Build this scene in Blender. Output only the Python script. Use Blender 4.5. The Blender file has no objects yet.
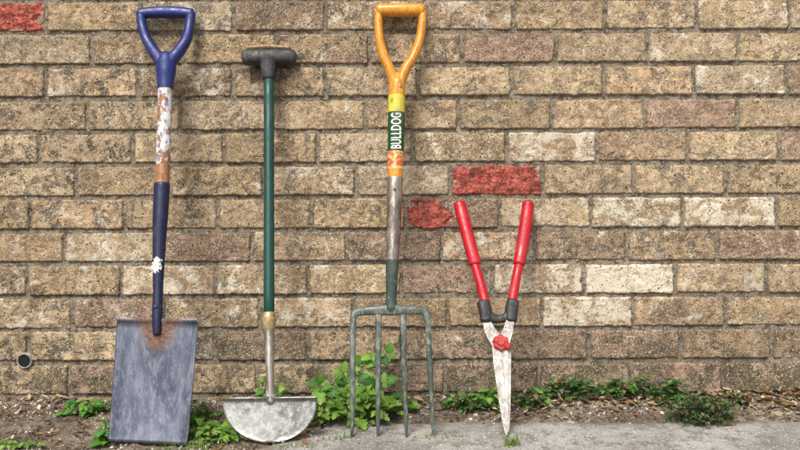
import bpy, bmesh, math, random
import numpy as np
from mathutils import Vector, Matrix
random.seed(7); rng=np.random.default_rng(7)
scene=bpy.context.scene
# ---------------------------------------------------------------- camera model / survey constants
D=2.2; H=0.65; S=0.0024; F=D/S; HR=130.0
def wallx(px): return (px-400)*S
def wallz(py): return H-(py-HR)*S
def ground(px,py):
    t=F*H/(py-HR); return ((px-400)*t/F, t-D)
# ---------------------------------------------------------------- noise
def _hash(ix,iy,seed):
    v=np.sin(ix*127.1+iy*311.7+seed*74.7)*43758.5453
    return v-np.floor(v)
def vnoise(x,y,seed=0):
    x=np.asarray(x,float); y=np.asarray(y,float)
    ix=np.floor(x); iy=np.floor(y); fx=x-ix; fy=y-iy
    fx=fx*fx*(3-2*fx); fy=fy*fy*(3-2*fy)
    a=_hash(ix,iy,seed); b=_hash(ix+1,iy,seed); c=_hash(ix,iy+1,seed); d=_hash(ix+1,iy+1,seed)
    return (a*(1-fx)+b*fx)*(1-fy)+(c*(1-fx)+d*fx)*fy
def fbm(x,y,seed=0,oct=4):
    s=0;a=.5;t=0
    for o in range(oct):
        s=s+a*vnoise(np.asarray(x)*2**o+o*17.3,np.asarray(y)*2**o-o*9.1,seed+o); t+=a; a*=.55
    return s/t
def sstep(a,b,x):
    t=np.clip((x-a)/(b-a),0,1); return t*t*(3-2*t)
# ---------------------------------------------------------------- helpers
def mesh_obj(name,verts,faces,mat=None,smooth=True,parent=None,cols=None):
    me=bpy.data.meshes.new(name)
    me.from_pydata([tuple(v) for v in verts],[],[tuple(int(i) for i in f) for f in faces])
    if smooth: me.polygons.foreach_set('use_smooth',[True]*len(me.polygons))
    if cols is not None:
        for nm,arr in cols.items():
            arr=np.asarray(arr,dtype=np.float32)
            if arr.ndim==1: arr=np.stack([arr,arr,arr],1)
            a=me.color_attributes.new(nm,'FLOAT_COLOR','POINT')
            full=np.ones((len(verts),4),np.float32); full[:,:3]=arr
            a.data.foreach_set('color',full.ravel())
    me.update()
    ob=bpy.data.objects.new(name,me); scene.collection.objects.link(ob)
    if mat: me.materials.append(mat)
    if parent: par(ob,parent)
    return ob
def par(ob,p):
    ob.parent=p; ob.matrix_parent_inverse=Matrix.Translation(p.location).inverted()
def empty(name,loc):
    e=bpy.data.objects.new(name,None); e.location=loc; e.empty_display_size=.05
    scene.collection.objects.link(e); return e
def gridfaces(nu,nv,off=0):
    i,j=np.meshgrid(np.arange(nu-1),np.arange(nv-1),indexing='ij')
    a=(i*nv+j).ravel()+off
    return np.stack([a,a+nv,a+nv+1,a+1],1)
# node helpers
class M:
    def __init__(s,name):
        s.m=bpy.data.materials.new(name); s.m.use_nodes=True; s.nt=s.m.node_tree
        s.b=s.nt.nodes['Principled BSDF']; s.tc=s.nt.nodes.new('ShaderNodeTexCoord').outputs['Object']
    def n(s,t,**k):
        x=s.nt.nodes.new(t)
        for a,v in k.items(): setattr(x,a,v)
        return x
    def L(s,a,b): s.nt.links.new(a,b)
    def noise(s,scale,detail=5,rough=.6,vec=None,dist=0):
        x=s.n('ShaderNodeTexNoise'); x.inputs['Scale'].default_value=scale; x.inputs['Detail'].default_value=detail
        x.inputs['Roughness'].default_value=rough; x.inputs['Distortion'].default_value=dist
        s.L(vec or s.tc,x.inputs['Vector']); return x.outputs['Fac']
    def vor(s,scale,vec=None,feat='F1'):
        x=s.n('ShaderNodeTexVoronoi'); x.feature=feat; x.inputs['Scale'].default_value=scale
        s.L(vec or s.tc,x.inputs['Vector']); return x.outputs['Distance']
    def stretch(s,v):
        x=s.n('ShaderNodeMapping'); x.inputs['Scale'].default_value=v; s.L(s.tc,x.inputs['Vector']); return x.outputs[0]
    def ramp(s,fac,lo,hi,a=0.,b=1.):
        x=s.n('ShaderNodeMapRange'); x.interpolation_type='SMOOTHSTEP'
        x.inputs[1].default_value=lo; x.inputs[2].default_value=hi; x.inputs[3].default_value=a; x.inputs[4].default_value=b
        s.L(fac,x.inputs[0]); return x.outputs[0]
    def mix(s,fac,a,b,mode='MIX'):
        x=s.n('ShaderNodeMix',data_type='RGBA',blend_type=mode)
        for sock,v in ((x.inputs[0],fac),(x.inputs[6],a),(x.inputs[7],b)):
            if isinstance(v,(int,float)): sock.default_value=v
            elif isinstance(v,tuple): sock.default_value=(*v,1)
            else: s.L(v,sock)
        return x.outputs[2]
    def math(s,op,a,b=0.):
        x=s.n('ShaderNodeMath',operation=op)
        for i,v in enumerate((a,b)):
            if isinstance(v,(int,float)): x.inputs[i].default_value=v
            else: s.L(v,x.inputs[i])
        return x.outputs[0]
    def attr(s,nm,out='Color'):
        x=s.n('ShaderNodeAttribute'); x.attribute_name=nm; return x.outputs[out]
    def z(s):
        x=s.n('ShaderNodeSeparateXYZ'); s.L(s.tc,x.inputs[0]); return x.outputs[2]
    def bump(s,h,st,dist):
        x=s.n('ShaderNodeBump'); x.inputs['Strength'].default_value=st; x.inputs['Distance'].default_value=dist
        s.L(h,x.inputs['Height']); s.L(x.outputs[0],s.b.inputs['Normal'])
    def out(s,col,rough=.6,metal=0.,spec=None):
        for nm,v in (('Base Color',col),('Roughness',rough),('Metallic',metal)):
            if isinstance(v,tuple): s.b.inputs[nm].default_value=(*v,1)
            elif isinstance(v,(int,float)): s.b.inputs[nm].default_value=v
            else: s.L(v,s.b.inputs[nm])
        if spec is not None: s.b.inputs['Specular IOR Level'].default_value=spec
        return s.m
# ---------------------------------------------------------------- materials
def mat_brick():
    m=M('brick_clay'); t=m.attr('tint'); p=m.attr('props')
    sep=m.n('ShaderNodeSeparateColor'); m.L(p,sep.inputs[0]); white,red,dark=sep.outputs
    n1=m.noise(14,4,.65); n2=m.noise(55,5,.75); n3=m.noise(230,3,.7); n4=m.noise(400,2,.6)
    c=m.mix(m.ramp(n1,.35,.65),t,m.mix(1.,t,(.66,.61,.57),'MULTIPLY'))
    c=m.mix(m.ramp(n2,.46,.60,0,.7),c,m.mix(1.,t,(1.45,1.42,1.34),'MULTIPLY'))
    # soot / lichen stains
    st=m.noise(26,7,.82,dist=.5)
    c=m.mix(m.math('MULTIPLY',m.ramp(st,.49,.56,0,.88),dark),c,(.085,.07,.053))
    # efflorescence: patchy, never a whole clean face
    wn=m.noise(19,7,.82,dist=.4)
    wm=m.ramp(m.math('ADD',wn,m.math('MULTIPLY',white,.16)),.58,.69,0,.82)
    c=m.mix(wm,c,(.70,.63,.50))
    # green-grey algae low on the wall
    low=m.ramp(m.z(),.02,.24,1,0)
    c=m.mix(m.math('MULTIPLY',low,m.ramp(n1,.40,.58,0,.7)),c,(.09,.08,.045))
    c=m.mix(m.ramp(m.noise(2.2,3,.6),.42,.66,0,.5),c,m.mix(1.,c,(.55,.52,.5),'MULTIPLY'))
    # sand speckle
    c=m.mix(m.ramp(n3,.575,.64,0,.88),c,(.05,.04,.032))
    c=m.mix(m.ramp(n4,.59,.66,0,.8),c,(.80,.72,.58))
    pits=m.ramp(m.vor(80),.12,.2,1,0)
    pm=m.math('MULTIPLY',pits,m.ramp(n2,.5,.58))
    c=m.mix(pm,c,(.045,.035,.03))
    rc=m.mix(m.ramp(n2,.42,.56),(.19,.032,.022),(.43,.10,.07))
    rc=m.mix(m.ramp(n3,.55,.63,0,.65),rc,(.60,.32,.26))
    rc=m.mix(m.ramp(st,.51,.58,0,.7),rc,(.09,.045,.035))
    c=m.mix(m.ramp(red,.35,.5),c,rc)
    h=m.math('ADD',m.math('ADD',m.math('MULTIPLY',n3,.6),n2),m.math('MULTIPLY',pm,-.8))
    m.bump(h,1.,.004)
    return m.out(c,.93,0,.15)
def mat_mortar():
    m=M('mortar'); n1=m.noise(9,4,.6); n2=m.noise(70,5,.75); n3=m.noise(300,3,.7)
    c=m.mix(m.ramp(n1,.35,.65),(.24,.195,.14),(.35,.295,.22))
    c=m.mix(m.ramp(m.noise(2.2,3,.6),.42,.66,0,.5),c,m.mix(1.,c,(.6,.57,.55),'MULTIPLY'))
    c=m.mix(m.ramp(n2,.48,.58,0,.88),c,(.10,.082,.06))
    c=m.mix(m.ramp(n3,.57,.66,0,.8),c,(.05,.04,.033))
    c=m.mix(m.ramp(m.noise(230,2,.6),.6,.68,0,.8),c,(.60,.54,.44))
    m.bump(m.math('ADD',n2,n3),1.,.004)
    return m.out(c,.95,0,.1)
def mat_soil():
    m=M('soil'); n1=m.noise(7,4,.65); n2=m.noise(60,5,.75); n3=m.noise(260,3,.7)
    c=m.mix(m.ramp(n1,.35,.65),(.13,.095,.065),(.28,.23,.17))
    c=m.mix(m.ramp(n2,.47,.6),c,(.065,.048,.034))
    c=m.mix(m.ramp(n3,.56,.65,0,.85),c,(.48,.43,.35))
    m.bump(m.math('ADD',n2,m.math('MULTIPLY',n3,.6)),1.,.008)
    return m.out(c,.97,0,.1)
def mat_concrete():
    m=M('concrete'); n1=m.noise(4,5,.65); n2=m.noise(28,6,.78); n3=m.noise(240,3,.7)
    c=m.mix(m.ramp(n1,.38,.62),(.26,.245,.22),(.42,.40,.365))
    c=m.mix(m.ramp(n2,.48,.60,0,.75),c,(.16,.145,.125))
    c=m.mix(m.ramp(n3,.57,.65,0,.8),c,(.08,.07,.06))
    c=m.mix(m.ramp(m.noise(160,3,.6),.58,.66,0,.85),c,(.64,.62,.58))
    ed=m.attr('edge')
    c=m.mix(m.math('MULTIPLY',ed,m.ramp(m.noise(40,5,.7),.3,.6)),c,(.18,.14,.10))
    m.bump(m.math('ADD',n2,m.math('MULTIPLY',n3,.5)),1.,.005)
    return m.out(c,.93,0,.15)
def mat_leafy(name,trans=.25,rough=.5):
    m=M(name); t=m.attr('tint')
    c=m.mix(m.ramp(m.noise(120,4,.6),.35,.65,0,.45),t,m.mix(1.,t,(.6,.62,.5),'MULTIPLY'))
    m.out(c,rough,0,.3)
    tr=m.n('ShaderNodeBsdfTranslucent'); m.L(c,tr.inputs[0]); ms=m.n('ShaderNodeMixShader'); ms.inputs[0].default_value=trans
    m.L(m.b.outputs[0],ms.inputs[1]); m.L(tr.outputs[0],ms.inputs[2])
    m.L(ms.outputs[0],m.nt.nodes['Material Output'].inputs[0]); return m.m
def mat_tint(name,rough=.9):
    m=M(name); t=m.attr('tint'); n=m.noise(300,3,.7)
    c=m.mix(m.ramp(n,.4,.65,0,.6),t,m.mix(1.,t,(.5,.5,.5),'MULTIPLY')); m.bump(n,.6,.001)
    return m.out(c,rough,0,.2)
def mat_paint(name,col,wearcol=(.35,.32,.28),wear=.6,rough=.35,scale=90,wlo=.62,dust=.35):
    m=M(name); n=m.noise(scale,5,.75); n2=m.noise(18,4,.6)
    c=m.mix(m.ramp(n2,.35,.7,0,.5),col,tuple(x*.6 for x in col))
    c=m.mix(m.ramp(n,wlo,wlo+.05,0,wear),c,wearcol)
    c=m.mix(m.ramp(m.noise(35,5,.7,m.stretch((1,1,.35))),.52,.68,0,dust),c,(.16,.14,.12))
    m.bump(n,.3,.0008)
    return m.out(c,m.ramp(m.noise(60,4),.3,.7,rough,rough+.3),0,.5)
def mat_steel(name,base,dark,rust=.4,light=(.6,.6,.58),rough=.42,metal=.75,st=(1,1,1),rl=(.23,.12,.07),la=.7):
    m=M(name); v=m.stretch(st); n1=m.noise(12,6,.7,v,.4); n2=m.noise(70,5,.75,v); n3=m.noise(260,3,.7)
    c=m.mix(m.ramp(n1,.38,.6),base,dark)
    c=m.mix(m.ramp(n2,.5,.62,0,la),c,light)
    c=m.mix(m.ramp(m.noise(220,2,.6,m.stretch((1,1,.08))),.58,.66,0,.4),c,light)   # scratches along the tool
    r=m.attr('rust')
    rf=m.math('ADD',m.ramp(n2,.60,.68,0,rust),m.ramp(m.math('ADD',r,m.math('MULTIPLY',m.noise(45,5,.75),.7)),.62,1.05,0,.92))
    rf=m.math('MINIMUM',rf,1.)
    c=m.mix(rf,c,m.mix(m.ramp(n3,.4,.6),tuple(x*.3 for x in rl),rl))
    m.bump(m.math('ADD',n2,m.math('MULTIPLY',n3,.5)),.4,.0010)
    mt=m.math('MULTIPLY',m.math('SUBTRACT',1.,rf),metal)
    ro=m.math('MINIMUM',m.math('ADD',m.ramp(n2,.3,.7,rough-.08,rough+.2),m.math('MULTIPLY',rf,.4)),.95)
    return m.out(c,ro,mt)
def mat_wood(name,a,b,stain=.4,rough=.4):
    m=M(name); v=m.stretch((1,1,.12)); n=m.noise(260,5,.6,v); n2=m.noise(30,5,.7)
    c=m.mix(m.ramp(n,.35,.65),a,b); c=m.mix(m.ramp(n2,.52,.68,0,stain),c,tuple(x*.3 for x in b))
    c=m.mix(m.ramp(m.noise(140,3,.7),.62,.68,0,.6),c,tuple(x*.2 for x in b))
    m.bump(n,.25,.0008); return m.out(c,rough)
BR=mat_brick(); MO=mat_mortar(); SO=mat_soil(); CO=mat_concrete()
LEAF=mat_leafy('weed_leaf'); DRY=mat_leafy('dry_leaf',.15,.85); STONE=mat_tint('small_stones')
NAVY=mat_paint('navy_plastic',(.012,.022,.14),(.15,.17,.3),.5,.3,80,.63,.2)
NAVYS=mat_paint('navy_shaft_paint',(.005,.009,.042),(.22,.22,.25),.6,.38,120,.64,.12)
BLACK=mat_paint('black_plastic',(.022,.022,.021),(.2,.18,.15),.6,.45,110,.6)
GREEN=mat_paint('green_paint',(.004,.052,.04),(.2,.2,.16),.6,.3,100,.64,.2)
DKGREEN=mat_paint('dark_green_paint',(.03,.055,.042),(.2,.19,.15),.7,.5,90,.58,.25)
RED=mat_paint('red_grip',(.46,.005,.014),(.2,.04,.03),.6,.3,90,.63,.2)
REDK=mat_paint('red_knob',(.45,.02,.02),(.25,.1,.07),.6,.4,130,.58)
WHITEP=mat_paint('white_paint_splash',(.7,.69,.66),(.3,.28,.3),.6,.7,130,.55)
ORANGE=mat_wood('varnished_ash',(.72,.33,.042),(.50,.18,.016),.35,.28)
BROWNW=mat_wood('weathered_wood',(.40,.19,.08),(.2,.085,.035),.6,.5)
TAN=mat_wood('tan_wood',(.42,.30,.15),(.25,.16,.08),.5,.6)
LBLG=mat_paint('label_green',(.007,.065,.012),(.3,.32,.25),.4,.4,100,.68)
LBLY=mat_paint('label_yellow',(.66,.55,.05),(.10,.22,.03),.8,.4,70,.57)
LBLR=mat_paint('label_orange_red',(.50,.10,.02),(.70,.50,.22),.9,.4,55,.49)
LBLW=mat_paint('label_letters',(.85,.85,.8),(.6,.6,.5),.3,.5,150,.7)
STSP=mat_steel('spade_steel',(.17,.18,.225),(.08,.088,.12),.25,(.27,.28,.33),.30,.75,(1,1,.22),(.24,.12,.07),.35)
STED=mat_steel('edger_steel',(.34,.34,.32),(.15,.15,.14),.5,(.55,.54,.5),.32,.75,(1,1,1),(.2,.13,.08),.5)
STFK=mat_steel('fork_steel',(.12,.14,.125),(.06,.075,.06),.4,(.27,.28,.24),.45,.4,(1,1,.4))
STSO=mat_steel('socket_steel',(.46,.41,.35),(.22,.18,.14),.4,(.6,.56,.5),.3,.85,(1,1,.3))
STSH=mat_steel('shear_steel',(.46,.44,.40),(.20,.17,.15),.9,(.76,.74,.70),.5,.35,(1,1,.6))
BRASS=mat_steel('ferrule_brass',(.45,.33,.16),(.3,.2,.09),.3,(.6,.5,.3),.4,.5)
DARKH=M('bore_shade_black').out((.008,.007,.006),1.)  # near-black colour standing in for the shade inside the pipe
GREYP=mat_paint('grey_pipe',(.36,.34,.31),(.12,.1,.08),.8,.7,100,.5)
def mat_worn():
    m=M('worn_label_wood'); n=m.noise(42,5,.75,m.stretch((1,1,.6)),.5)
    c=m.mix(m.ramp(n,.50,.56),(.62,.60,.57),m.mix(m.noise(30),(.30,.14,.06),(.2,.09,.04)))
    c=m.mix(m.ramp(m.noise(130,3,.6,m.stretch((1,1,.5))),.55,.6,0,.8),c,(.05,.065,.22))
    c=m.mix(m.ramp(m.noise(60,4,.7),.5,.65,0,.5),c,(.28,.25,.22)); return m.out(c,.5)
WORN=mat_worn()
# ---------------------------------------------------------------- brick wall
wall=empty('brick_wall',(0,0.1,0))
joints=[514,556,512,552,507,543,500,535,493,542,497,539]
def course_z(k): return wallz(33*k-1)      # top joint centre of course k
tilt=lambda x:0.0036*x
BUFF=[(.46,.335,.195),(.40,.295,.175),(.50,.38,.235),(.42,.30,.185),(.36,.265,.16),(.45,.335,.21),(.44,.34,.225)]
PINK=[(.37,.25,.175),(.34,.23,.16),(.40,.275,.195)]
BROWN=[(.29,.205,.135),(.32,.23,.15)]
# measured: (photo x, course) -> (kind, white, red, dark)
OV={(15,0):('R',0,1,.3),(497,5):('R',.1,1,.6),(450,6):('r',.2,.8,.6),
 (510,1):('P',0,0,.5),(600,1):('B',.1,0,.6),(693,3):('P',0,0,.5),(780,4):('P',.1,0,.5),(760,7):('P',.2,0,.5),
 (675,11):('P',0,0,.8),(636,10):('P',.2,0,.7),(730,10):('B',.2,0,.8),(215,7):('P',.1,0,.7),(552,4):('B',.85,0,.4),(640,6):('B',.8,0,.4),
 (734,6):('B',.85,0,.4),(632,8):('B',1.1,0,.3),(588,9):('B',1.,0,.4),(538,8):('B',.7,0,.5),(725,8):('B',.5,0,.6),
 (115,7):('B',.6,0,.5),(165,8):('B',.7,0,.5),(258,8):('B',.5,0,.6),(340,8):('B',.6,0,.5),(370,8):('B',.5,0,.5),(655,9):('B',.3,0,.7),
 (245,9):('B',.4,0,.7),(680,9):('B',.3,0,.7),(545,6):('B',.5,0,.5),(770,9):('B',.4,0,.6),(60,8):('B',.3,0,.9),(150,9):('P',.3,0,.8),
 (590,11):('D',.1,0,1),(765,11):('D',.2,0,.9),(60,2):('B',.4,0,1),(60,4):('B',.2,0,1),(30,5):('B',.2,0,1),(110,6):('B',.3,0,1),(20,4):('B',.2,0,.9),
 (260,4):('B',.1,0,.7),(320,4):('B',.1,0,.8)}
V=[];Fc=[];T=[];P=[];off=0
for k in range(-13,14):
    zt=course_z(k); zb=course_z(k+1)
    j0=joints[k] if 0<=k<12 else (505+(k%2)*44+random.uniform(-4,4))
    xs=[wallx(j0)]
    x=xs[0]
    while x<3.2: x+=.2200+random.uniform(-.0035,.0035); xs.append(x)
    x=wallx(j0)
    while x>-3.2: x-=.2244+random.uniform(-.0035,.0035); xs.insert(0,x)
    for a,b in zip(xs[:-1],xs[1:]):
        m=random.uniform(.0028,.005)
        x0,x1=a+m-.002,b-m+.002; z0,z1=zb+random.uniform(.0035,.0058)-.002,zt-random.uniform(.0035,.0058)+.002
        inv=(-1.15<x0 and x1<1.15 and -1<=k<=12)
        nu,nv=(84,32) if inv else (14,6)
        u=np.linspace(x0,x1,nu); w=np.linspace(z0,z1,nv); X,Z=np.meshgrid(u,w,indexing='ij')
        kind,wh,rd,dk=None,0,0,0
        for (ox,ok),val in OV.items():
            if ok==k and a/S+400<=ox<=b/S+400: kind,wh,rd,dk=val
        if kind is None:
            r=random.random(); kind='B' if r<.90 else ('P' if r<.92 else 'D')
            wh=random.choice([0,.1,.2,.45]) + (.2 if 6<=k<=9 else 0)*random.random(); dk=random.uniform(.5,1.)
            if k>=10: dk=1.; kind=random.choice('BBBPD'); wh*=.4
        base=random.choice({'B':BUFF,'R':PINK,'r':PINK,'P':PINK,'D':BROWN}[kind])
        g=random.uniform(.84,1.10); base=np.array([c*g for c in base])
        sd=random.randint(0,999)
        nz=fbm(X*60,Z*60,sd)-.5
        cx=np.minimum(X-x0,x1-X); cz=np.minimum(Z-z0,z1-Z); ed=np.minimum(cx,cz); rr=.006
        cor=rr-np.sqrt(np.clip(rr-cx,0,None)**2+np.clip(rr-cz,0,None)**2); ed=np.minimum(ed,np.where((cx<rr)&(cz<rr),cor,ed))
        lo=.004*(fbm(X*28,Z*28,sd+5)-.55)*2
        prof=sstep(0,.0032,ed-.0006+nz*.004-np.clip(lo,0,.004))
        face=random.uniform(-.001,.0026)+.003*(fbm(X*18,Z*18,sd+9)-.5)+.0022*nz+random.uniform(-.006,.006)*(X-(a+b)/2)+random.uniform(-.02,.02)*(Z-(zt+zb)/2)
        chip=sstep(.64,.70,fbm(X*55,Z*55,sd+20,3)); face=face-chip*.002
        redm=np.zeros_like(X)
        if rd>0:
            cxm=(x0+x1)/2
            if kind=='R': q=1-np.maximum(abs(X-cxm)/((x1-x0)*.50),abs(Z-(z0+z1)/2)/((z1-z0)*.52))+(fbm(X*22,Z*22,sd+33)-.5)*.6
            else:
                cc=x0+.05; q=1-np.sqrt(((X-cc)/.062)**2+((Z-(z0+z1)/2+.004)/.040)**2)+(fbm(X*26,Z*26,sd+34)-.5)*.9
            q=q+(fbm(X*60,Z*60,sd+31)-.5)*.6
            sp=sstep(.04,.12,q); redm=sp
            rel=.0075*(fbm(X*24,Z*80,sd+40)-.5)+.004*(fbm(X*120,Z*120,sd+41)-.5)
            face=face*(1-sp)+sp*(.0004+rel)-.004*np.exp(-((q-.1)/.05)**2)
            face=np.maximum(face,np.where(sp>.5,-.0024,-.008))
        h=-.012+(.012+face)*prof
        n=nu*nv
        V.append(np.stack([X.ravel(),-h.ravel(),(Z+tilt(X)).ravel()],1)); Fc.append(gridfaces(nu,nv,off)); off+=n
        big=.80+.38*fbm(X*9,Z*16,sd+50)
        # tint darkens unevenly towards the brick edges
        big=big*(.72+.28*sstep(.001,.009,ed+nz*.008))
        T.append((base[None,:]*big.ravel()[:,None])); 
        P.append(np.stack([np.full(n,wh),redm.ravel(),np.full(n,dk)],1))
V=np.concatenate(V);Fc=np.concatenate(Fc);T=np.concatenate(T);P=np.concatenate(P)
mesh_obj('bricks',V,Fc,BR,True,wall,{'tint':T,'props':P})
def axis(fine0,fine1,step,far,grow=1.5):
    a=list(np.arange(fine0,fine1+step/2,step)); s=step
    x=fine0; lo=[]
    while x>-far: s=min(s*grow,far/6); x-=s; lo.append(max(x,-far))
    s=step; x=a[-1]; hi=[]
    while x<far: s=min(s*grow,far/6); x+=s; hi.append(min(x,far))
    return np.array(lo[::-1]+a+hi)
ax=axis(-1.15,1.15,.0035,3.25); az=np.concatenate([np.arange(-.12,1.02,.0035),np.arange(1.05,2.01,.05)])
X,Z=np.meshgrid(ax,az,indexing='ij')
Y=.0048-.006*(fbm(X*14,Z*20,3)-.5)-.005*(fbm(X*90,Z*90,4)-.5)
mesh_obj('mortar_bed',np.stack([X.ravel(),Y.ravel(),Z.ravel()],1),gridfaces(len(ax),len(az)),MO,True,wall)
def box(name,lo,hi,mat,parent=None,bev=.0):
    bm=bmesh.new(); bmesh.ops.create_cube(bm,size=1)
    for v in bm.verts: v.co=Vector([(lo[i]+hi[i])/2+v.co[i]*(hi[i]-lo[i]) for i in range(3)])
    if bev: bmesh.ops.bevel(bm,geom=bm.edges[:],offset=bev,segments=2,affect='EDGES')
    me=bpy.data.meshes.new(name); bm.to_mesh(me); bm.free(); me.materials.append(mat)
    ob=bpy.data.objects.new(name,me); scene.collection.objects.link(ob)
    if parent: par(ob,parent)
    return ob
box('wall_core',(-3.24,.02,-.2),(3.24,.24,2.0),MO,wall)
box('coping',(-3.28,-.03,2.0),(3.28,.27,2.06),CO,wall,.008)
# ---------------------------------------------------------------- ground
def pave_edge(X,Y):
    """signed distance-like value, >0 inside pavement"""
    e1=(-.135+.02*(fbm(X*5,X*0,60)-.5)*2)-Y
    xl=-.157+(Y+.145)*.87
    xl=np.maximum(xl,-.75)
    e2=(X-xl)*.8+.05*(fbm(Y*9,Y*0+3,61)-.5)
    return np.minimum(e1,e2)+.024*(fbm(X*40,Y*40,62)-.5)
gx=axis(-1.25,1.25,.006,80,1.5); gy=axis(-.75,.03,.006,80,1.5)
def soil_z(X,Y):
    fade=sstep(3,1,np.hypot(X,Y))
    z=-.006+(.014*(fbm(X*12,Y*12,70)-.5)+.014*(fbm(X*60,Y*60,71)-.5))*fade
    z=z+(.012+.014*sstep(-.2,.4,X))*np.exp(-np.clip(-Y,0,9)/.05)
    z=z-.035*sstep(0,.03,pave_edge(X,Y))
    return z
X,Y=np.meshgrid(gx,gy,indexing='ij')
mesh_obj('ground',np.stack([X.ravel(),Y.ravel(),soil_z(X,Y).ravel()],1),gridfaces(len(gx),len(gy)),SO)
px_=np.concatenate([np.arange(-.9,1.3,.006),np.arange(1.4,6,.2)]); py_=np.concatenate([np.arange(-6,-.8,.2),np.arange(-.75,-.09,.006)])
X,Y=np.meshgrid(px_,py_,indexing='ij'); e=pave_edge(X,Y)
Zp=-.035+.035*sstep(-.004,.012,e)+.005*(fbm(X*20,Y*20,80)-.5)-.012*sstep(.05,0,e)*fbm(X*30,Y*30,81)
mesh_obj('pavement',np.stack([X.ravel(),Y.ravel(),Zp.ravel()],1),gridfaces(len(px_),len(py_)),CO,True,None,{'edge':sstep(.08,0,e).ravel()})
# ---------------------------------------------------------------- litter & stones
def topz(x,y):
    x=np.array([x]);y=np.array([y]); e=pave_edge(x,y)[0]
    return 0.0 if e>.01 else float(soil_z(x,y)[0])
ico=bmesh.new(); bmesh.ops.create_icosphere(ico,subdivisions=1,radius=1)
iv=np.array([v.co[:] for v in ico.verts]); ifc=[[v.index for v in f.verts] for f in ico.faces]; ico.free()
def sample_ground(strip):
    if strip: # strip by the wall
        x=random.uniform(-1.15,1.2); y=-abs(random.gauss(0,.06))-.004
        if y<-.2: y=-.05
    else:
        x=random.uniform(-1.15,-.15); y=random.uniform(-.5,0)
    return x,y
V=[];Fc=[];T=[];off=0
scol=[(.42,.38,.32),(.28,.22,.16),(.52,.48,.42),(.18,.13,.1),(.38,.22,.15),(.66,.62,.55),(.6,.55,.47)]
for i in range(5600):
    r0=random.random(); 
    if r0<.6: x,y=sample_ground(True)
    elif r0<.93: x,y=sample_ground(False)
    else: x,y=random.uniform(-.3,1.2),random.uniform(-.4,-.12)
    r=min(.0009*math.exp(random.gauss(.7,.55)),.0075)
    if r0>=.93: r*=.6
    R=np.array(Matrix.Rotation(random.uniform(0,6.3),3,Vector((random.gauss(0,1),random.gauss(0,1),random.gauss(0,1))).normalized()))
    v=iv*rng.uniform(.7,1.25,(len(iv),1))*np.array([1,.75,.55]); v=(v@R.T)*r+np.array([x,y,topz(x,y)+r*.3])
    c=random.choice(scol); g=random.uniform(.6,1.2)
    V.append(v);Fc+= [[a+off for a in f] for f in ifc]; off+=len(iv); T.append(np.tile([q*g for q in c],(len(iv),1)))
mesh_obj('gravel',np.concatenate(V),Fc,STONE,False,None,{'tint':np.concatenate(T)})
V=[];Fc=[];T=[]
dcol=[(.36,.24,.12),(.24,.14,.07),(.48,.37,.23),(.14,.08,.045),(.34,.17,.08),(.55,.47,.35),(.5,.4,.28)]
def dryleaf(x,y,L,W,zoff):
    yaw=random.uniform(0,6.28); curl=random.uniform(-.6,1.2); roll=random.gauss(0,.35); pitch=random.gauss(0,.3)
    R=Matrix.Rotation(yaw,3,'Z')@Matrix.Rotation(pitch,3,'Y')@Matrix.Rotation(roll,3,'X')
    o=len(V); c=random.choice(dcol); g=random.uniform(.6,1.2); ns=5; z=topz(x,y)+zoff
    for i in range(ns):
        t=i/(ns-1); w=W*math.sin(math.pi*min(.97,max(.04,t)))**.7*random.uniform(.75,1.1)
        for s in (-1,0,1):
            p=R@Vector(((t-.5)*L,s*w,abs(s)*w*curl+ (t-.5)**2*L*curl*.5)); V.append((x+p.x,y+p.y,z+p.z)); T.append([q*g for q in c])
    for i in range(ns-1):
        for j in range(2): a=o+i*3+j; Fc.append((a,a+3,a+4,a+1))
for i in range(1900):
    x,y=sample_ground(random.random()<.8)
    if x<-.2 and random.random()<.5: continue
    L=random.uniform(.005,.022); dryleaf(x,y,L,L*random.uniform(.08,.32),random.uniform(.001,.006))
for (cx,cy,n) in [(785,398,90),(640,405,110),(560,402,80),(35,402,18),(85,432,14),(780,408,60),(500,410,60),(730,402,60),(440,408,30)]:
    gxx,gyy=ground(cx,cy)
    for i in range(n):
        L=random.uniform(.010,.028); dryleaf(gxx+random.gauss(0,.06),min(-.006,gyy+random.gauss(0,.02)),L,L*random.uniform(.10,.32),random.uniform(.002,.014))
mesh_obj('leaf_litter',V,Fc,DRY,True,None,{'tint':T})
# ---------------------------------------------------------------- weeds
GR=[(.06,.17,.02),(.09,.23,.03),(.04,.12,.018),(.13,.27,.045),(.07,.20,.035)]
DG=[(.04,.09,.025),(.07,.12,.035),(.02,.05,.015),(.12,.15,.05),(.15,.13,.06),(.20,.16,.09)]
YG=[(.17,.30,.045),(.13,.25,.035),(.21,.31,.08),(.09,.19,.03)]
def leaf(V,Fc,T,base,direc,up,L,W,col,lobes=True):
    direc=direc.normalized(); side=direc.cross(up)
    if side.length<1e-3: side=Vector((1,0,0))
    side.normalize(); nrm=side.cross(direc)
    o=len(V); ns=9; g=random.uniform(.7,1.25)
    for i in range(ns):
        t=i/(ns-1); w=W*(math.sin(math.pi*t**.8)**.75 if 0<t<1 else .02)
        if lobes: w*= (1.15 if i%2 else .66)
        bend=-.35*L*t*t
        for s in (-1,0,1):
            p=base+direc*(t*L)+side*(s*w)+nrm*(bend+(.28*w if s else 0))
            V.append(p[:]); k=g*(1.0 if s else 1.3); T.append([c*k for c in col])
    for i in range(ns-1):
        for j in range(2): a=o+i*3+j; Fc.append((a,a+3,a+4,a+1))
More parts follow.
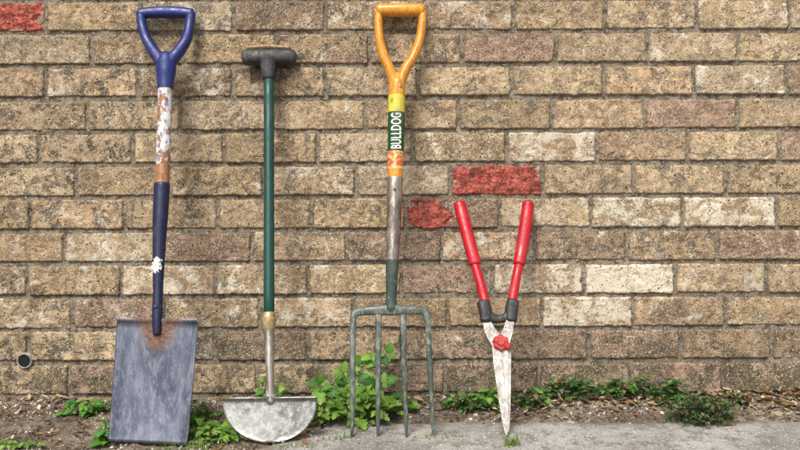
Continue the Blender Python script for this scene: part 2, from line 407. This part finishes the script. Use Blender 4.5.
def stem(V,Fc,T,pts,r,col):
    o=len(V)
    for p in pts:
        for a in (0,2.1,4.2): V.append((p.x+r*math.cos(a),p.y+r*math.sin(a),p.z)); T.append(col)
    for i in range(len(pts)-1):
        for j in range(3): a=o+i*3; Fc.append((a+j,a+(j+1)%3,a+3+(j+1)%3,a+3+j))
def weed(name,px,py,w,hgt,n,L,pal,depth=.03,cup=.5,lobes=True,aspect=.42):
    """px,py: foot of the plant; w,hgt in metres"""
    V=[];Fc=[];T=[]; gx0,gy0=ground(px,py)
    z0=topz(gx0,gy0)
    for i in range(n):
        a=random.uniform(0,6.28); rr=random.random()**.6
        root=Vector((gx0+random.gauss(0,w*.22),min(-.008,gy0+random.gauss(0,depth*.4)),0)); root.z=topz(root.x,root.y)
        tip=Vector((gx0+math.cos(a)*w*.5*rr+random.gauss(0,w*.08),min(-.02,gy0+math.sin(a)*depth*rr-.004),0))
        tip.z=z0+.005+hgt*random.random()**.8*(1-.5*rr*rr)
        mid=(root+tip)/2+Vector((0,0,hgt*.18))
        pts=[root.lerp(mid,t/3).lerp(mid.lerp(tip,t/3),t/3) for t in range(4)]
        col=random.choice(pal); stem(V,Fc,T,pts,.0009,[c*.9+.02 for c in col])
        d=Vector((math.cos(a)*.8+random.gauss(0,.4),math.sin(a)*.5-.45,random.uniform(-.3,.6)))
        l=L*random.uniform(.55,1.2)
        leaf(V,Fc,T,tip,d,Vector((0,-.35,1)),l,l*aspect,col,lobes)
        if random.random()<.6:
            for s in (-1,1):
                l2=l*.65; leaf(V,Fc,T,pts[2].lerp(tip,.5),d+Vector((s*.9,random.gauss(0,.3),0)),Vector((0,-.35,1)),l2,l2*aspect,col,lobes)
    return mesh_obj(name,V,Fc,LEAF,True,None,{'tint':T})
def grass(name,px,py,w,hgt,n,pal=YG):
    V=[];Fc=[];T=[]; gx0,gy0=ground(px,py)
    for i in range(n):
        x=gx0+random.gauss(0,w*.35); y=gy0+random.gauss(0,.008); z=topz(x,y)-.002; a=random.uniform(0,6.28); l=hgt*random.uniform(.4,1.1)
        lean=random.uniform(.1,.9); c=random.choice(pal); o=len(V); s=Vector((-math.sin(a),math.cos(a),0))
        if abs(s.x)<.4: s=Vector((1,0,0))
        for k in range(5):
            t=k/4; p=Vector((x,y,z))+Vector((math.cos(a),math.sin(a),0))*(lean*l*t*t)+Vector((0,0,l*t*(1-.25*lean*t)))
            ww=.0013*(1-t*.9)
            V.append((p-s*ww)[:]);V.append((p+s*ww)[:]);T.append(c);T.append(c)
        for k in range(4): a0=o+k*2; Fc.append((a0,a0+1,a0+3,a0+2))
    return mesh_obj(name,V,Fc,LEAF,True,None,{'tint':T})
weed('weed',352,420,.20,.075,70,.030,YG,.05)
# taller climbing sprig against the wall behind the fork
def sprig(name,paths,L,pal,lobes=True):
    V=[];Fc=[];T=[]
    for pts in paths:
        P=[Vector((wallx(x)*.97,yy,wallz(y))) for x,y,yy in pts]
        P[0].z=topz(P[0].x,P[0].y)-.003
        Q=[]
        for i in range(len(P)-1):
            for t in range(4): Q.append(P[i].lerp(P[i+1],t/4))
        Q.append(P[-1]); stem(V,Fc,T,Q,.0013,[.10,.16,.05])
        for q in Q[3:]:
            for s in (-1,1):
                if random.random()<.85:
                    d=Vector((s*random.uniform(.4,1),random.uniform(-.9,-.1),random.uniform(-.3,.7))); l=L*random.uniform(.6,1.2)
                    q2=q+d.normalized()*random.uniform(.004,.014); stem(V,Fc,T,[q,q2],.0008,[.1,.18,.05])
                    leaf(V,Fc,T,q2,d,Vector((0,-.8,.6)),l,l*.46,random.choice(pal),lobes)
        leaf(V,Fc,T,Q[-1],Vector((.2,-.3,.8)),Vector((0,-1,.3)),L,L*.45,random.choice(pal),lobes)
    return mesh_obj(name,V,Fc,LEAF,True,None,{'tint':T})
sprig('climbing_weed',[[(350,400,-.05),(352,380,-.045),(360,365,-.04),(372,352,-.035),(388,350,-.035)],
                       [(345,400,-.06),(340,390,-.06),(325,385,-.06),(318,378,-.05)],
                       [(356,400,-.05),(366,388,-.05),(382,378,-.045)],[(352,400,-.05),(348,385,-.05),(342,368,-.04)]],.027,GR+YG)
sprig('climbing_weed',[[(262,400,-.03),(262,388,-.03),(264,378,-.03)],[(268,400,-.03),(272,390,-.03),(278,386,-.03)]],.018,YG)
weed('weed',85,412,.11,.03,30,.020,GR,.02)
weed('weed',108,440,.035,.035,10,.028,GR,.02)
weed('weed',20,444,.10,.015,14,.014,YG,.02)
weed('weed',208,437,.17,.028,75,.018,YG,.06)
weed('weed',195,418,.10,.035,26,.018,GR,.04)
weed('weed',392,412,.09,.045,26,.026,YG+GR,.03)
weed('weed',465,410,.10,.045,60,.016,DG+GR,.03)
weed('weed',492,408,.06,.055,34,.018,YG+GR,.03)
weed('weed',530,408,.08,.04,45,.015,DG+GR,.03)
weed('weed',570,403,.12,.055,90,.013,DG+GR,.03)
weed('weed',625,402,.14,.050,90,.013,DG+GR,.03)
weed('weed',668,404,.10,.050,70,.014,DG+GR,.03)
weed('weed',735,405,.06,.025,20,.012,DG,.03)
weed('moss_cushion',700,420,.16,.055,280,.010,DG+[(.05,.12,.03)],.06,lobes=False)
grass('grass_tuft',512,446,.03,.04,34); grass('grass_tuft',345,438,.05,.022,16); grass('grass_tuft',432,438,.05,.018,16)
grass('grass_tuft',185,449,.10,.03,40); grass('grass_tuft',300,447,.12,.015,26); grass('grass_tuft',460,437,.04,.015,14); grass('grass_tuft',575,402,.05,.03,16)
# ---------------------------------------------------------------- tools
class Tool:
    def __init__(s,name,foot,top,ytop=-.022,x=0):
        s.yf=F*H/(foot-HR)-D; q=(top-HR)/F; zt=H-(D+ytop)*q; s.k=(ytop-s.yf)/zt
        s.n=Vector((0,-1,s.k)).normalized()
        s.up=Vector((0,s.k,1)).normalized()
        g=ground(x,foot); s.e=empty(name,(g[0],g[1],0))
    def p(s,px,py,o=0.):
        q=(py-HR)/F; t=(s.yf+s.k*H+D)/(1+s.k*q)
        return Vector(((px-400)*t/F,-D+t,H-t*q))+s.n*o
    def sc(s,py):
        q=(py-HR)/F; return (s.yf+s.k*H+D)/(1+s.k*q)/F
    def tube(s,name,pts,mat,seg=20,sq=2.,depth=1.,o=0.,cap=True,sub=8):
        """pts: (px,py,halfwidth_px[,off_m[,depthratio]])"""
        P=[];W=[];DR=[]
        for q in pts:
            P.append(s.p(q[0],q[1],o+(q[3] if len(q)>3 else 0))); W.append(q[2]*s.sc(q[1])); DR.append(q[4] if len(q)>4 else depth)
        n=len(P); C=[];R=[];E=[]
        for i in range(n-1):
            g=lambda j:(P[min(max(j,0),n-1)],W[min(max(j,0),n-1)],DR[min(max(j,0),n-1)])
            a,b,c,d=g(i-1),g(i),g(i+1),g(i+2)
            for k in range(sub):
                t=k/sub
                cr=lambda A,B,Cc,Dd:.5*((2*B)+(Cc-A)*t+(2*A-5*B+4*Cc-Dd)*t*t+(3*B-A-3*Cc+Dd)*t*t*t)
                C.append(cr(a[0],b[0],c[0],d[0])); R.append(b[1]+(c[1]-b[1])*t); E.append(b[2]+(c[2]-b[2])*t)
        C.append(P[-1]);R.append(W[-1]);E.append(DR[-1])
        V=[];Fc=[];N=len(C)
        for i in range(N):
            tan=C[min(i+1,N-1)]-C[max(i-1,0)]
            tan.normalize(); side=tan.cross(s.n).normalized()
            for j in range(seg):
                a=2*math.pi*j/seg; ca,sa=math.cos(a),math.sin(a)
                ca=math.copysign(abs(ca)**(2/sq),ca); sa=math.copysign(abs(sa)**(2/sq),sa)
                V.append(C[i]+side*(ca*R[i])+s.n*(sa*R[i]*E[i]))
        for i in range(N-1):
            i2=i+1
            for j in range(seg):
                j2=(j+1)%seg; Fc.append((i*seg+j,i*seg+j2,i2*seg+j2,i2*seg+j))
        if cap:
            for i,sg in ((0,-1),(N-1,1)):
                tan=(C[1]-C[0]).normalized()*-1 if i==0 else (C[-1]-C[-2]).normalized()
                o1=len(V); 
                for j in range(seg): V.append(C[i]+(V[i*seg+j]-C[i])*.7+tan*R[i]*.28)
                for j in range(seg):
                    j2=(j+1)%seg; Fc.append((i*seg+j,i*seg+j2,o1+j2,o1+j))
                V.append(C[i]+tan*R[i]*.38); 
                for j in range(seg): Fc.append((o1+j,o1+(j+1)%seg,len(V)-1))
        ob=mesh_obj(name,V,Fc,mat,True,s.e)
        bm=bmesh.new(); bm.from_mesh(ob.data); bmesh.ops.recalc_face_normals(bm,faces=bm.faces); bm.to_mesh(ob.data); bm.free()
        return ob
    def sheet(s,name,rows,mat,off,thick,rustf=None,nu=24):
        """rows: (xL,yL,xR,yR); off(u,v)->offset toward viewer; makes a solid thin sheet"""
        nr=len(rows); V=[];R=[]
        for side in (0,1):
            for v,(xl,yl,xr,yr) in enumerate(rows):
                for i in range(nu):
                    u=i/(nu-1); V.append(s.p(xl+(xr-xl)*u,yl+(yr-yl)*u,off(u*2-1,v/(nr-1))-side*thick)); R.append(rustf(u*2-1,v/(nr-1)) if rustf else 0)
        Fc=[];N=nr*nu
        for v in range(nr-1):
            for i in range(nu-1):
                a=v*nu+i; Fc.append((a,a+nu,a+nu+1,a+1)); b=a+N; Fc.append((b,b+1,b+nu+1,b+nu))
        for v in range(nr-1):
            a=v*nu; Fc.append((a,a+N,a+N+nu,a+nu)); a=v*nu+nu-1; Fc.append((a,a+nu,a+N+nu,a+N))
        for i in range(nu-1):
            a=i; Fc.append((a,a+1,a+N+1,a+N)); a=(nr-1)*nu+i; Fc.append((a,a+N,a+N+1,a+1))
        return mesh_obj(name,V,Fc,mat,True,s.e,{'rust':R})
    def plate(s,name,poly,mat,thick,o=0.,bev=.0006):
        bm=bmesh.new(); vs=[bm.verts.new(s.p(x,y,o)) for x,y in poly]; f=bm.faces.new(vs)
        r=bmesh.ops.extrude_face_region(bm,geom=[f]); 
        for v in [g for g in r['geom'] if isinstance(g,bmesh.types.BMVert)]: v.co+=s.n*thick
        bmesh.ops.recalc_face_normals(bm,faces=bm.faces)
        if bev: bmesh.ops.bevel(bm,geom=bm.edges[:],offset=bev,segments=2,affect='EDGES')
        me=bpy.data.meshes.new(name); bm.to_mesh(me); bm.free(); me.materials.append(mat)
        ob=bpy.data.objects.new(name,me); scene.collection.objects.link(ob); par(ob,s.e); return ob
# ---- spade
t=Tool('garden_spade',444,8,x=148)
t.tube('grip_bar',[(140,14,5.2),(150,12.8,5.6),(166,12.2,6),(182,12.8,5.6),(192,14,5.2)],NAVY,depth=1.1,sq=2.4)
t.tube('grip_arm_1',[(141,13,4.6),(142,24,4.6),(146,38,5),(153,50,5.6),(160,60,6),(164,70,5)],NAVY,depth=1.2,sq=2.4)
t.tube('grip_arm_2',[(191,13,4.6),(190,24,4.6),(187,38,5),(180,50,5.6),(172,60,6),(168,70,5)],NAVY,depth=1.2,sq=2.4)
t.tube('grip_throat',[(166.3,55,7.5),(166,62,10),(166,72,9.8),(165.5,80,8.6),(165.3,89,7.8)],NAVY,depth=.95)
t.tube('label_sleeve',[(165.3,88,7.3),(164.3,120,7.3),(163,165,7.1)],WORN)
t.tube('wooden_neck',[(163,160,6.8),(162,186,7.3)],BROWNW)
t.tube('socket',[(162,184,8),(160.5,215,7.6),(159,250,6.3),(158,290,5),(157.3,318,5.2),(157,334,4)],NAVYS,depth=1.)
def splat(t,name,cx,cy,rx,ry,r,mat,seed):
    random.seed(seed); c=t.p(cx,cy); sc=t.sc(cy); V=[c+t.n*(r+.0008)];Fc=[]; N=40
    for i in range(N):
        a=2*math.pi*i/N; q=random.uniform(.6,1.15); u=min(.92,max(-.92,math.cos(a)*rx*q*sc/r)); w=-math.sin(a)*ry*q*sc
        V.append(c+Vector((1,0,0))*(u*r)+t.up*w+t.n*(math.sqrt(1-u*u)*r+.0009))
    for i in range(N): Fc.append((0,1+i,1+(i+1)%N))
    return mesh_obj(name,V,Fc,mat,True,t.e)
splat(t,'paint_splash',158,266,6,8,6.2*t.sc(265),WHITEP,3)
rows=[]
NR=40
for i in range(NR):
    v=i/(NR-1)
    cut=2.2*max(0,(v-.965)/.035)**2
    rows.append((118-9.5*v+cut,318.5+(441.5-318.5)*v,199-11*v-cut,319.5+(445-319.5)*v))
def off_sp(u,v):
    d=.010*u*u-.004                               # dished
    d+=.010*math.exp(-(u/.13)**2)*max(0,1-v/.30)**1.2   # socket swelling
    d+=.012*max(0,1-v/.035)*(1 if abs(u)>.12 else .2)      # rolled tread
    d-=.010*v*(1-v)*2*0.6
    return d
t.sheet('blade',rows,STSP,off_sp,.0025,lambda u,v:.8*math.exp(-(u/.55)**2-((v-.08)/.22)**2)+.3*math.exp(-(v/.05)**2)+.3*math.exp(-((1-v)/.03)**2)+.2*math.exp(-((1-abs(u))/.04)**2),44)
t.tube('rivet_1',[(157,306,1.5,.013),(157.1,308,1.5,.013)],STSP)
# ---- lawn edger
t=Tool('lawn_edger',442,46,x=270)
t.tube('t_grip',[(244,58,7.0),(250,57,8.2),(262,57,8.2),(278,57,8.2),(289,57,8),(294,58,6.4)],BLACK,sq=2.6,depth=1.0)
t.tube('grip_top_inlay',[(248,50.0,2.8),(268,49.2,3.2),(290,50.0,2.8)],TAN,depth=3.0)
t.tube('grip_stem',[(268.5,60,9.5),(268.5,68,8.2),(268.7,79,6.6)],BLACK,sq=2.5)
t.tube('shaft',[(268.8,77,5.2),(269,200,5.3),(269,314,5.5)],GREEN,sub=4)
t.tube('ferrule',[(269,313,6.4),(269,329,6.4)],BRASS,sub=3)
t.tube('label_band',[(269,318,6.7),(269,326,6.7)],TAN,sub=3)
t.tube('neck',[(269,328,5.8),(269.5,350,5.0),(270,372,4.0),(270.5,392,3.6),(270.5,402,3.2)],STSO)
t.tube('neck_weld',[(270.5,388,4),(270.5,397,7),(270.5,404,3)],STED,depth=.5)
rows=[]
for i in range(26):
    v=i/25; yy=398+(442.5-398)*v
    hw=48.*math.sqrt(max(0,1-(v*.995)**2.3))
    rows.append((270.5-hw,yy,270.5+hw-1,yy-1.2*(1-v)))
t.sheet('half_moon_blade',rows,STED,lambda u,v:.0035*u*u+.009*max(0,1-v/.08)*(1 if abs(u)>.1 else .3),.002,lambda u,v:.32*math.exp(-((v)/.14)**2)+.35*math.exp(-((1-v)/.12)**2)+.3*math.exp(-(u/.22)**2-(v/.35)**2)+.35*math.exp(-((1+u)/.2)**2),48)
# ---- fork
t=Tool('garden_fork',437,3,x=391)
t.tube('grip_bar',[(378,10.5,6),(384,10,6.6),(400,10,7),(416,10,6.6),(423,10.5,6)],ORANGE,sq=2.2,depth=1.1)
t.tube('grip_arm_1',[(378.5,11,4),(378.5,25,4.3),(380,42,4.6),(384.5,58,5),(390,70,5.2),(394.5,84,5.2),(396,96,5)],ORANGE,depth=1.25)
t.tube('grip_arm_2',[(422.5,11,4),(422,25,4.3),(419,42,4.6),(412.5,58,5),(405,70,5.2),(400,84,5.2),(397.5,96,5)],ORANGE,depth=1.25)
t.tube('grip_rivet',[(400,87,1.6,.016),(400,89,1.6,.016)],STSO)
t.tube('shaft',[(397.5,74,4),(397.3,82,8),(396.6,96,8.2),(396,130,7.9),(395,180,7.7)],ORANGE)
t.tube('label_yellow_band',[(396.7,96,8.5),(396.5,113,8.35)],LBLY,cap=False,sub=3)
t.tube('label_green_band',[(396.5,113,8.4),(395.7,152,8.2)],LBLG,cap=False,sub=3)
t.tube('label_lower_band',[(395.7,152,8.25),(395.2,170,8.1)],LBLR,cap=False,sub=3)
cu=bpy.data.curves.new('lettering','FONT'); cu.body='BULLDOG'; cu.size=1; cu.align_x='CENTER'; cu.align_y='CENTER'; cu.offset=.018; cu.space_character=1.08
tob=bpy.data.objects.new('tmp',cu); scene.collection.objects.link(tob); bpy.context.view_layer.update()
me=bpy.data.meshes.new_from_object(tob.evaluated_get(bpy.context.evaluated_depsgraph_get())); bpy.data.objects.remove(tob)
bm=bmesh.new(); bm.from_mesh(me); bmesh.ops.triangulate(bm,faces=bm.faces); bmesh.ops.subdivide_edges(bm,edges=bm.edges[:],cuts=2,use_grid_fill=True); bm.to_mesh(me); bm.free()
xs=[v.co.x for v in me.vertices]; ys=[v.co.y for v in me.vertices]; wx=max(xs)-min(xs); wy=max(ys)-min(ys); mx=(max(xs)+min(xs))/2; my=(max(ys)+min(ys))/2
c=t.p(396.1,132.5); sc=t.sc(132.5); r=8.35*sc; LV=[]
for v in me.vertices:
    al=(v.co.x-mx)/wx*36.5*sc; th=(v.co.y-my)/wy*10.5*sc/r
    LV.append(c+t.up*al-Vector((1,0,0))*(math.sin(th)*(r+.0007))+t.n*(math.cos(th)*(r+.0007)))
mesh_obj('label_lettering',LV,[list(p.vertices) for p in me.polygons],LBLW,False,t.e)
t.tube('steel_socket',[(395,178,8.1),(394.5,200,7.8),(393.5,232,7),(392.5,262,6.5)],STSO)
t.tube('rivet_1',[(394.8,190,1.4,.017),(394.8,192,1.4,.017)],DKGREEN)
t.tube('lower_socket',[(392.5,260,6.8),(391.8,280,6),(391.2,298,5.2),(391,308,7),(391,313,5)],DKGREEN)
t.tube('crown_and_outer_tines',[(351.5,436.5,1.2,-.002),(352.5,420,2.2,.002),(353,380,2.7,.007),(353,340,2.9,.006),(353.2,322,3.2,.002),(355,314,3.7,0),(362,311.5,4,0),(376,310.5,4.6,0),(391,310,5.6,0),(405,310,4.6,0),(418,310.5,4,0),(425,312.5,3.7,0),(427.5,320,3.2,.002),(428.5,340,2.9,.006),(430.5,380,2.7,.007),(432.8,420,2.2,.002),(433.5,434,1.2,-.002)],STFK,sq=4.,depth=1.,seg=16)
t.tube('inner_tine_1',[(378.5,311,3.6,0),(378.5,330,3,.004),(378.3,380,2.7,.007),(378,420,2.2,.002),(378,437.5,1.1,-.002)],STFK,sq=4.,seg=16)
t.tube('inner_tine_2',[(403,311,3.6,0),(403.5,330,3,.004),(404.5,380,2.7,.007),(406,420,2.2,.002),(406.5,437,1.1,-.002)],STFK,sq=4.,seg=16)
# ---- shears
t=Tool('garden_shears',437,203,-.02,x=505)
t.tube('handle_tube_1',[(474,262,4.6),(480,282,4.6),(485.5,304,5)],RED)
t.tube('handle_grip_1',[(460.5,208,5.9),(463,218,6.3),(470,245,6.3),(475.2,264,6.2)],RED,sq=2.3)
t.tube('handle_tube_2',[(519.5,262,4.6),(515.5,282,4.6),(511.5,304,5)],RED)
t.tube('handle_grip_2',[(527.8,207,5.9),(526.5,218,6.3),(522.5,245,6.3),(519,264,6.2)],RED,sq=2.3)
t.tube('grip_end_1',[(459,203.5,5.8),(460.5,208,6.4)],RED); t.tube('grip_end_2',[(528.2,203,5.8),(527.8,207,6.4)],RED)
t.tube('collar_1',[(482.5,302,6),(485,310,6.6),(486,321,5.6)],BLACK,sq=3)
t.tube('collar_2',[(513,301,6),(511.5,310,6.8),(511,321,5.8)],BLACK,sq=3)
t.tube('buffer',[(486,312,5),(492,318,4.4),(499,319,3.8),(506,317,4.4),(511,312,5)],BLACK,sq=3)
t.plate('tang_1',[(482,321),(490,320.5),(495,329),(506,341),(507,352),(497,354),(490,343),(485,333)],STSH,.003,.001)
t.plate('tang_2',[(506,320),(514,321),(512.5,333),(509,345),(503,354),(493,350),(496,341),(503,330)],STSH,.003,.0052)
t.plate('blade_rear',[(496,338),(509,338),(511,352),(510.8,380),(510.3,410),(509,430),(506.8,437),(504.5,428),(501,405),(497,375)],STSH,.0028,.001)
t.plate('blade_front',[(491.5,345),(500,336),(507.5,345),(508,372),(508,405),(507.3,432),(505.5,437),(502.3,425),(497.5,395),(493.3,365)],STSH,.0028,.0052)
t.tube('blade_fuller',[(501.5,362,1.2,.0075),(503.5,385,1.0,.0075),(505,412,.5,.0075)],STSH,depth=.4)
# pivot knob: lobed nut
def nut(t,name,cx,cy,r,mat,lobes=6,th=.010,o=.008):
    c=t.p(cx,cy,o); rr=r*t.sc(cy); N=48; V=[];Fc=[]
    for (k,sc_) in ((0,.9),(.15,1.),(.75,1.),(1.,.82)):
        for i in range(N):
            a=2*math.pi*i/N; q=rr*sc_*(1-.16*(.5+.5*math.cos(lobes*a)))
            V.append(c+Vector((1,0,0))*math.cos(a)*q+t.up*math.sin(a)*q+t.n*(k*th))
    for k in range(3):
        for i in range(N): Fc.append((k*N+i,k*N+(i+1)%N,(k+1)*N+(i+1)%N,(k+1)*N+i))
    Fc.append(tuple(range(3*N,4*N))); Fc.append(tuple(range(N))[::-1])
    ob=mesh_obj(name,V,Fc,mat,False,t.e); return ob
nut(t,'pivot_knob',500.3,344,8.2,REDK); nut(t,'pivot_cap',500.3,344,4.2,REDK,6,.005,.0175)
t.tube('knob_wing',[(494,341,3.6,.013),(500,344,4,.014),(509,348.5,3.2,.013)],REDK,depth=.9)
# ---------------------------------------------------------------- weep-hole pipe in the wall
e=empty('drain_pipe',(wallx(25),0,wallz(360.5)))
def ring(name,r0,r1,y0,y1,mat):
    V=[];Fc=[];N=28;c=e.location
    for (r,y) in ((r0,y0),(r0,y1),(r1,y1),(r1,y0+.05)):
        for i in range(N):
            a=2*math.pi*i/N; V.append((c.x+r*math.cos(a),y,c.z+r*math.sin(a)))
    for k in range(3):
        for i in range(N): Fc.append((k*N+i,k*N+(i+1)%N,(k+1)*N+(i+1)%N,(k+1)*N+i))
    mesh_obj(name,V,Fc,mat,True,e)
ring('pipe_rim',.0185,.0150,.01,-.005,GREYP)
V=[];N=24
for i in range(N): V.append((e.location.x+.0152*math.cos(6.2832*i/N),-.0035,e.location.z+.0152*math.sin(6.2832*i/N)))
mesh_obj('bore_shade_disc',V,[tuple(range(N))],DARKH,False,e)  # flat disc across the pipe mouth, its darkness painted as shade
# ---------------------------------------------------------------- light
el=math.radians(50); az=math.atan2(-.35,-1)
sd=Vector((math.sin(az)*math.cos(el),math.cos(az)*math.cos(el),math.sin(el)))
w=bpy.data.worlds.new('World'); scene.world=w; w.use_nodes=True; nt=w.node_tree; bg=nt.nodes['Background']
sky=nt.nodes.new('ShaderNodeTexSky'); sky.sky_type='NISHITA'; sky.sun_disc=False; sky.sun_elevation=el; sky.sun_rotation=az; sky.dust_density=3
hs=nt.nodes.new('ShaderNodeHueSaturation'); hs.inputs['Saturation'].default_value=.45
nt.links.new(sky.outputs[0],hs.inputs['Color']); nt.links.new(hs.outputs[0],bg.inputs[0]); bg.inputs[1].default_value=.15
l=bpy.data.lights.new('sun','SUN'); l.energy=4.1; l.angle=math.radians(22); l.color=(1,.965,.915)
lo=bpy.data.objects.new('sun',l); lo.rotation_euler=sd.to_track_quat('Z','Y').to_euler(); lo.location=(0,0,4); scene.collection.objects.link(lo)
cam=bpy.data.cameras.new('camera'); cam.sensor_width=36; cam.lens=F/800*36; cam.shift_y=-(225-HR)/800; cam.clip_end=500; cam.clip_start=.05
co=bpy.data.objects.new('camera',cam); co.location=(0,-D,H); co.rotation_euler=(math.radians(90),0,0); scene.collection.objects.link(co)
scene.camera=co
scene.view_settings.view_transform='Standard'; scene.view_settings.look='None'; scene.view_settings.exposure=0
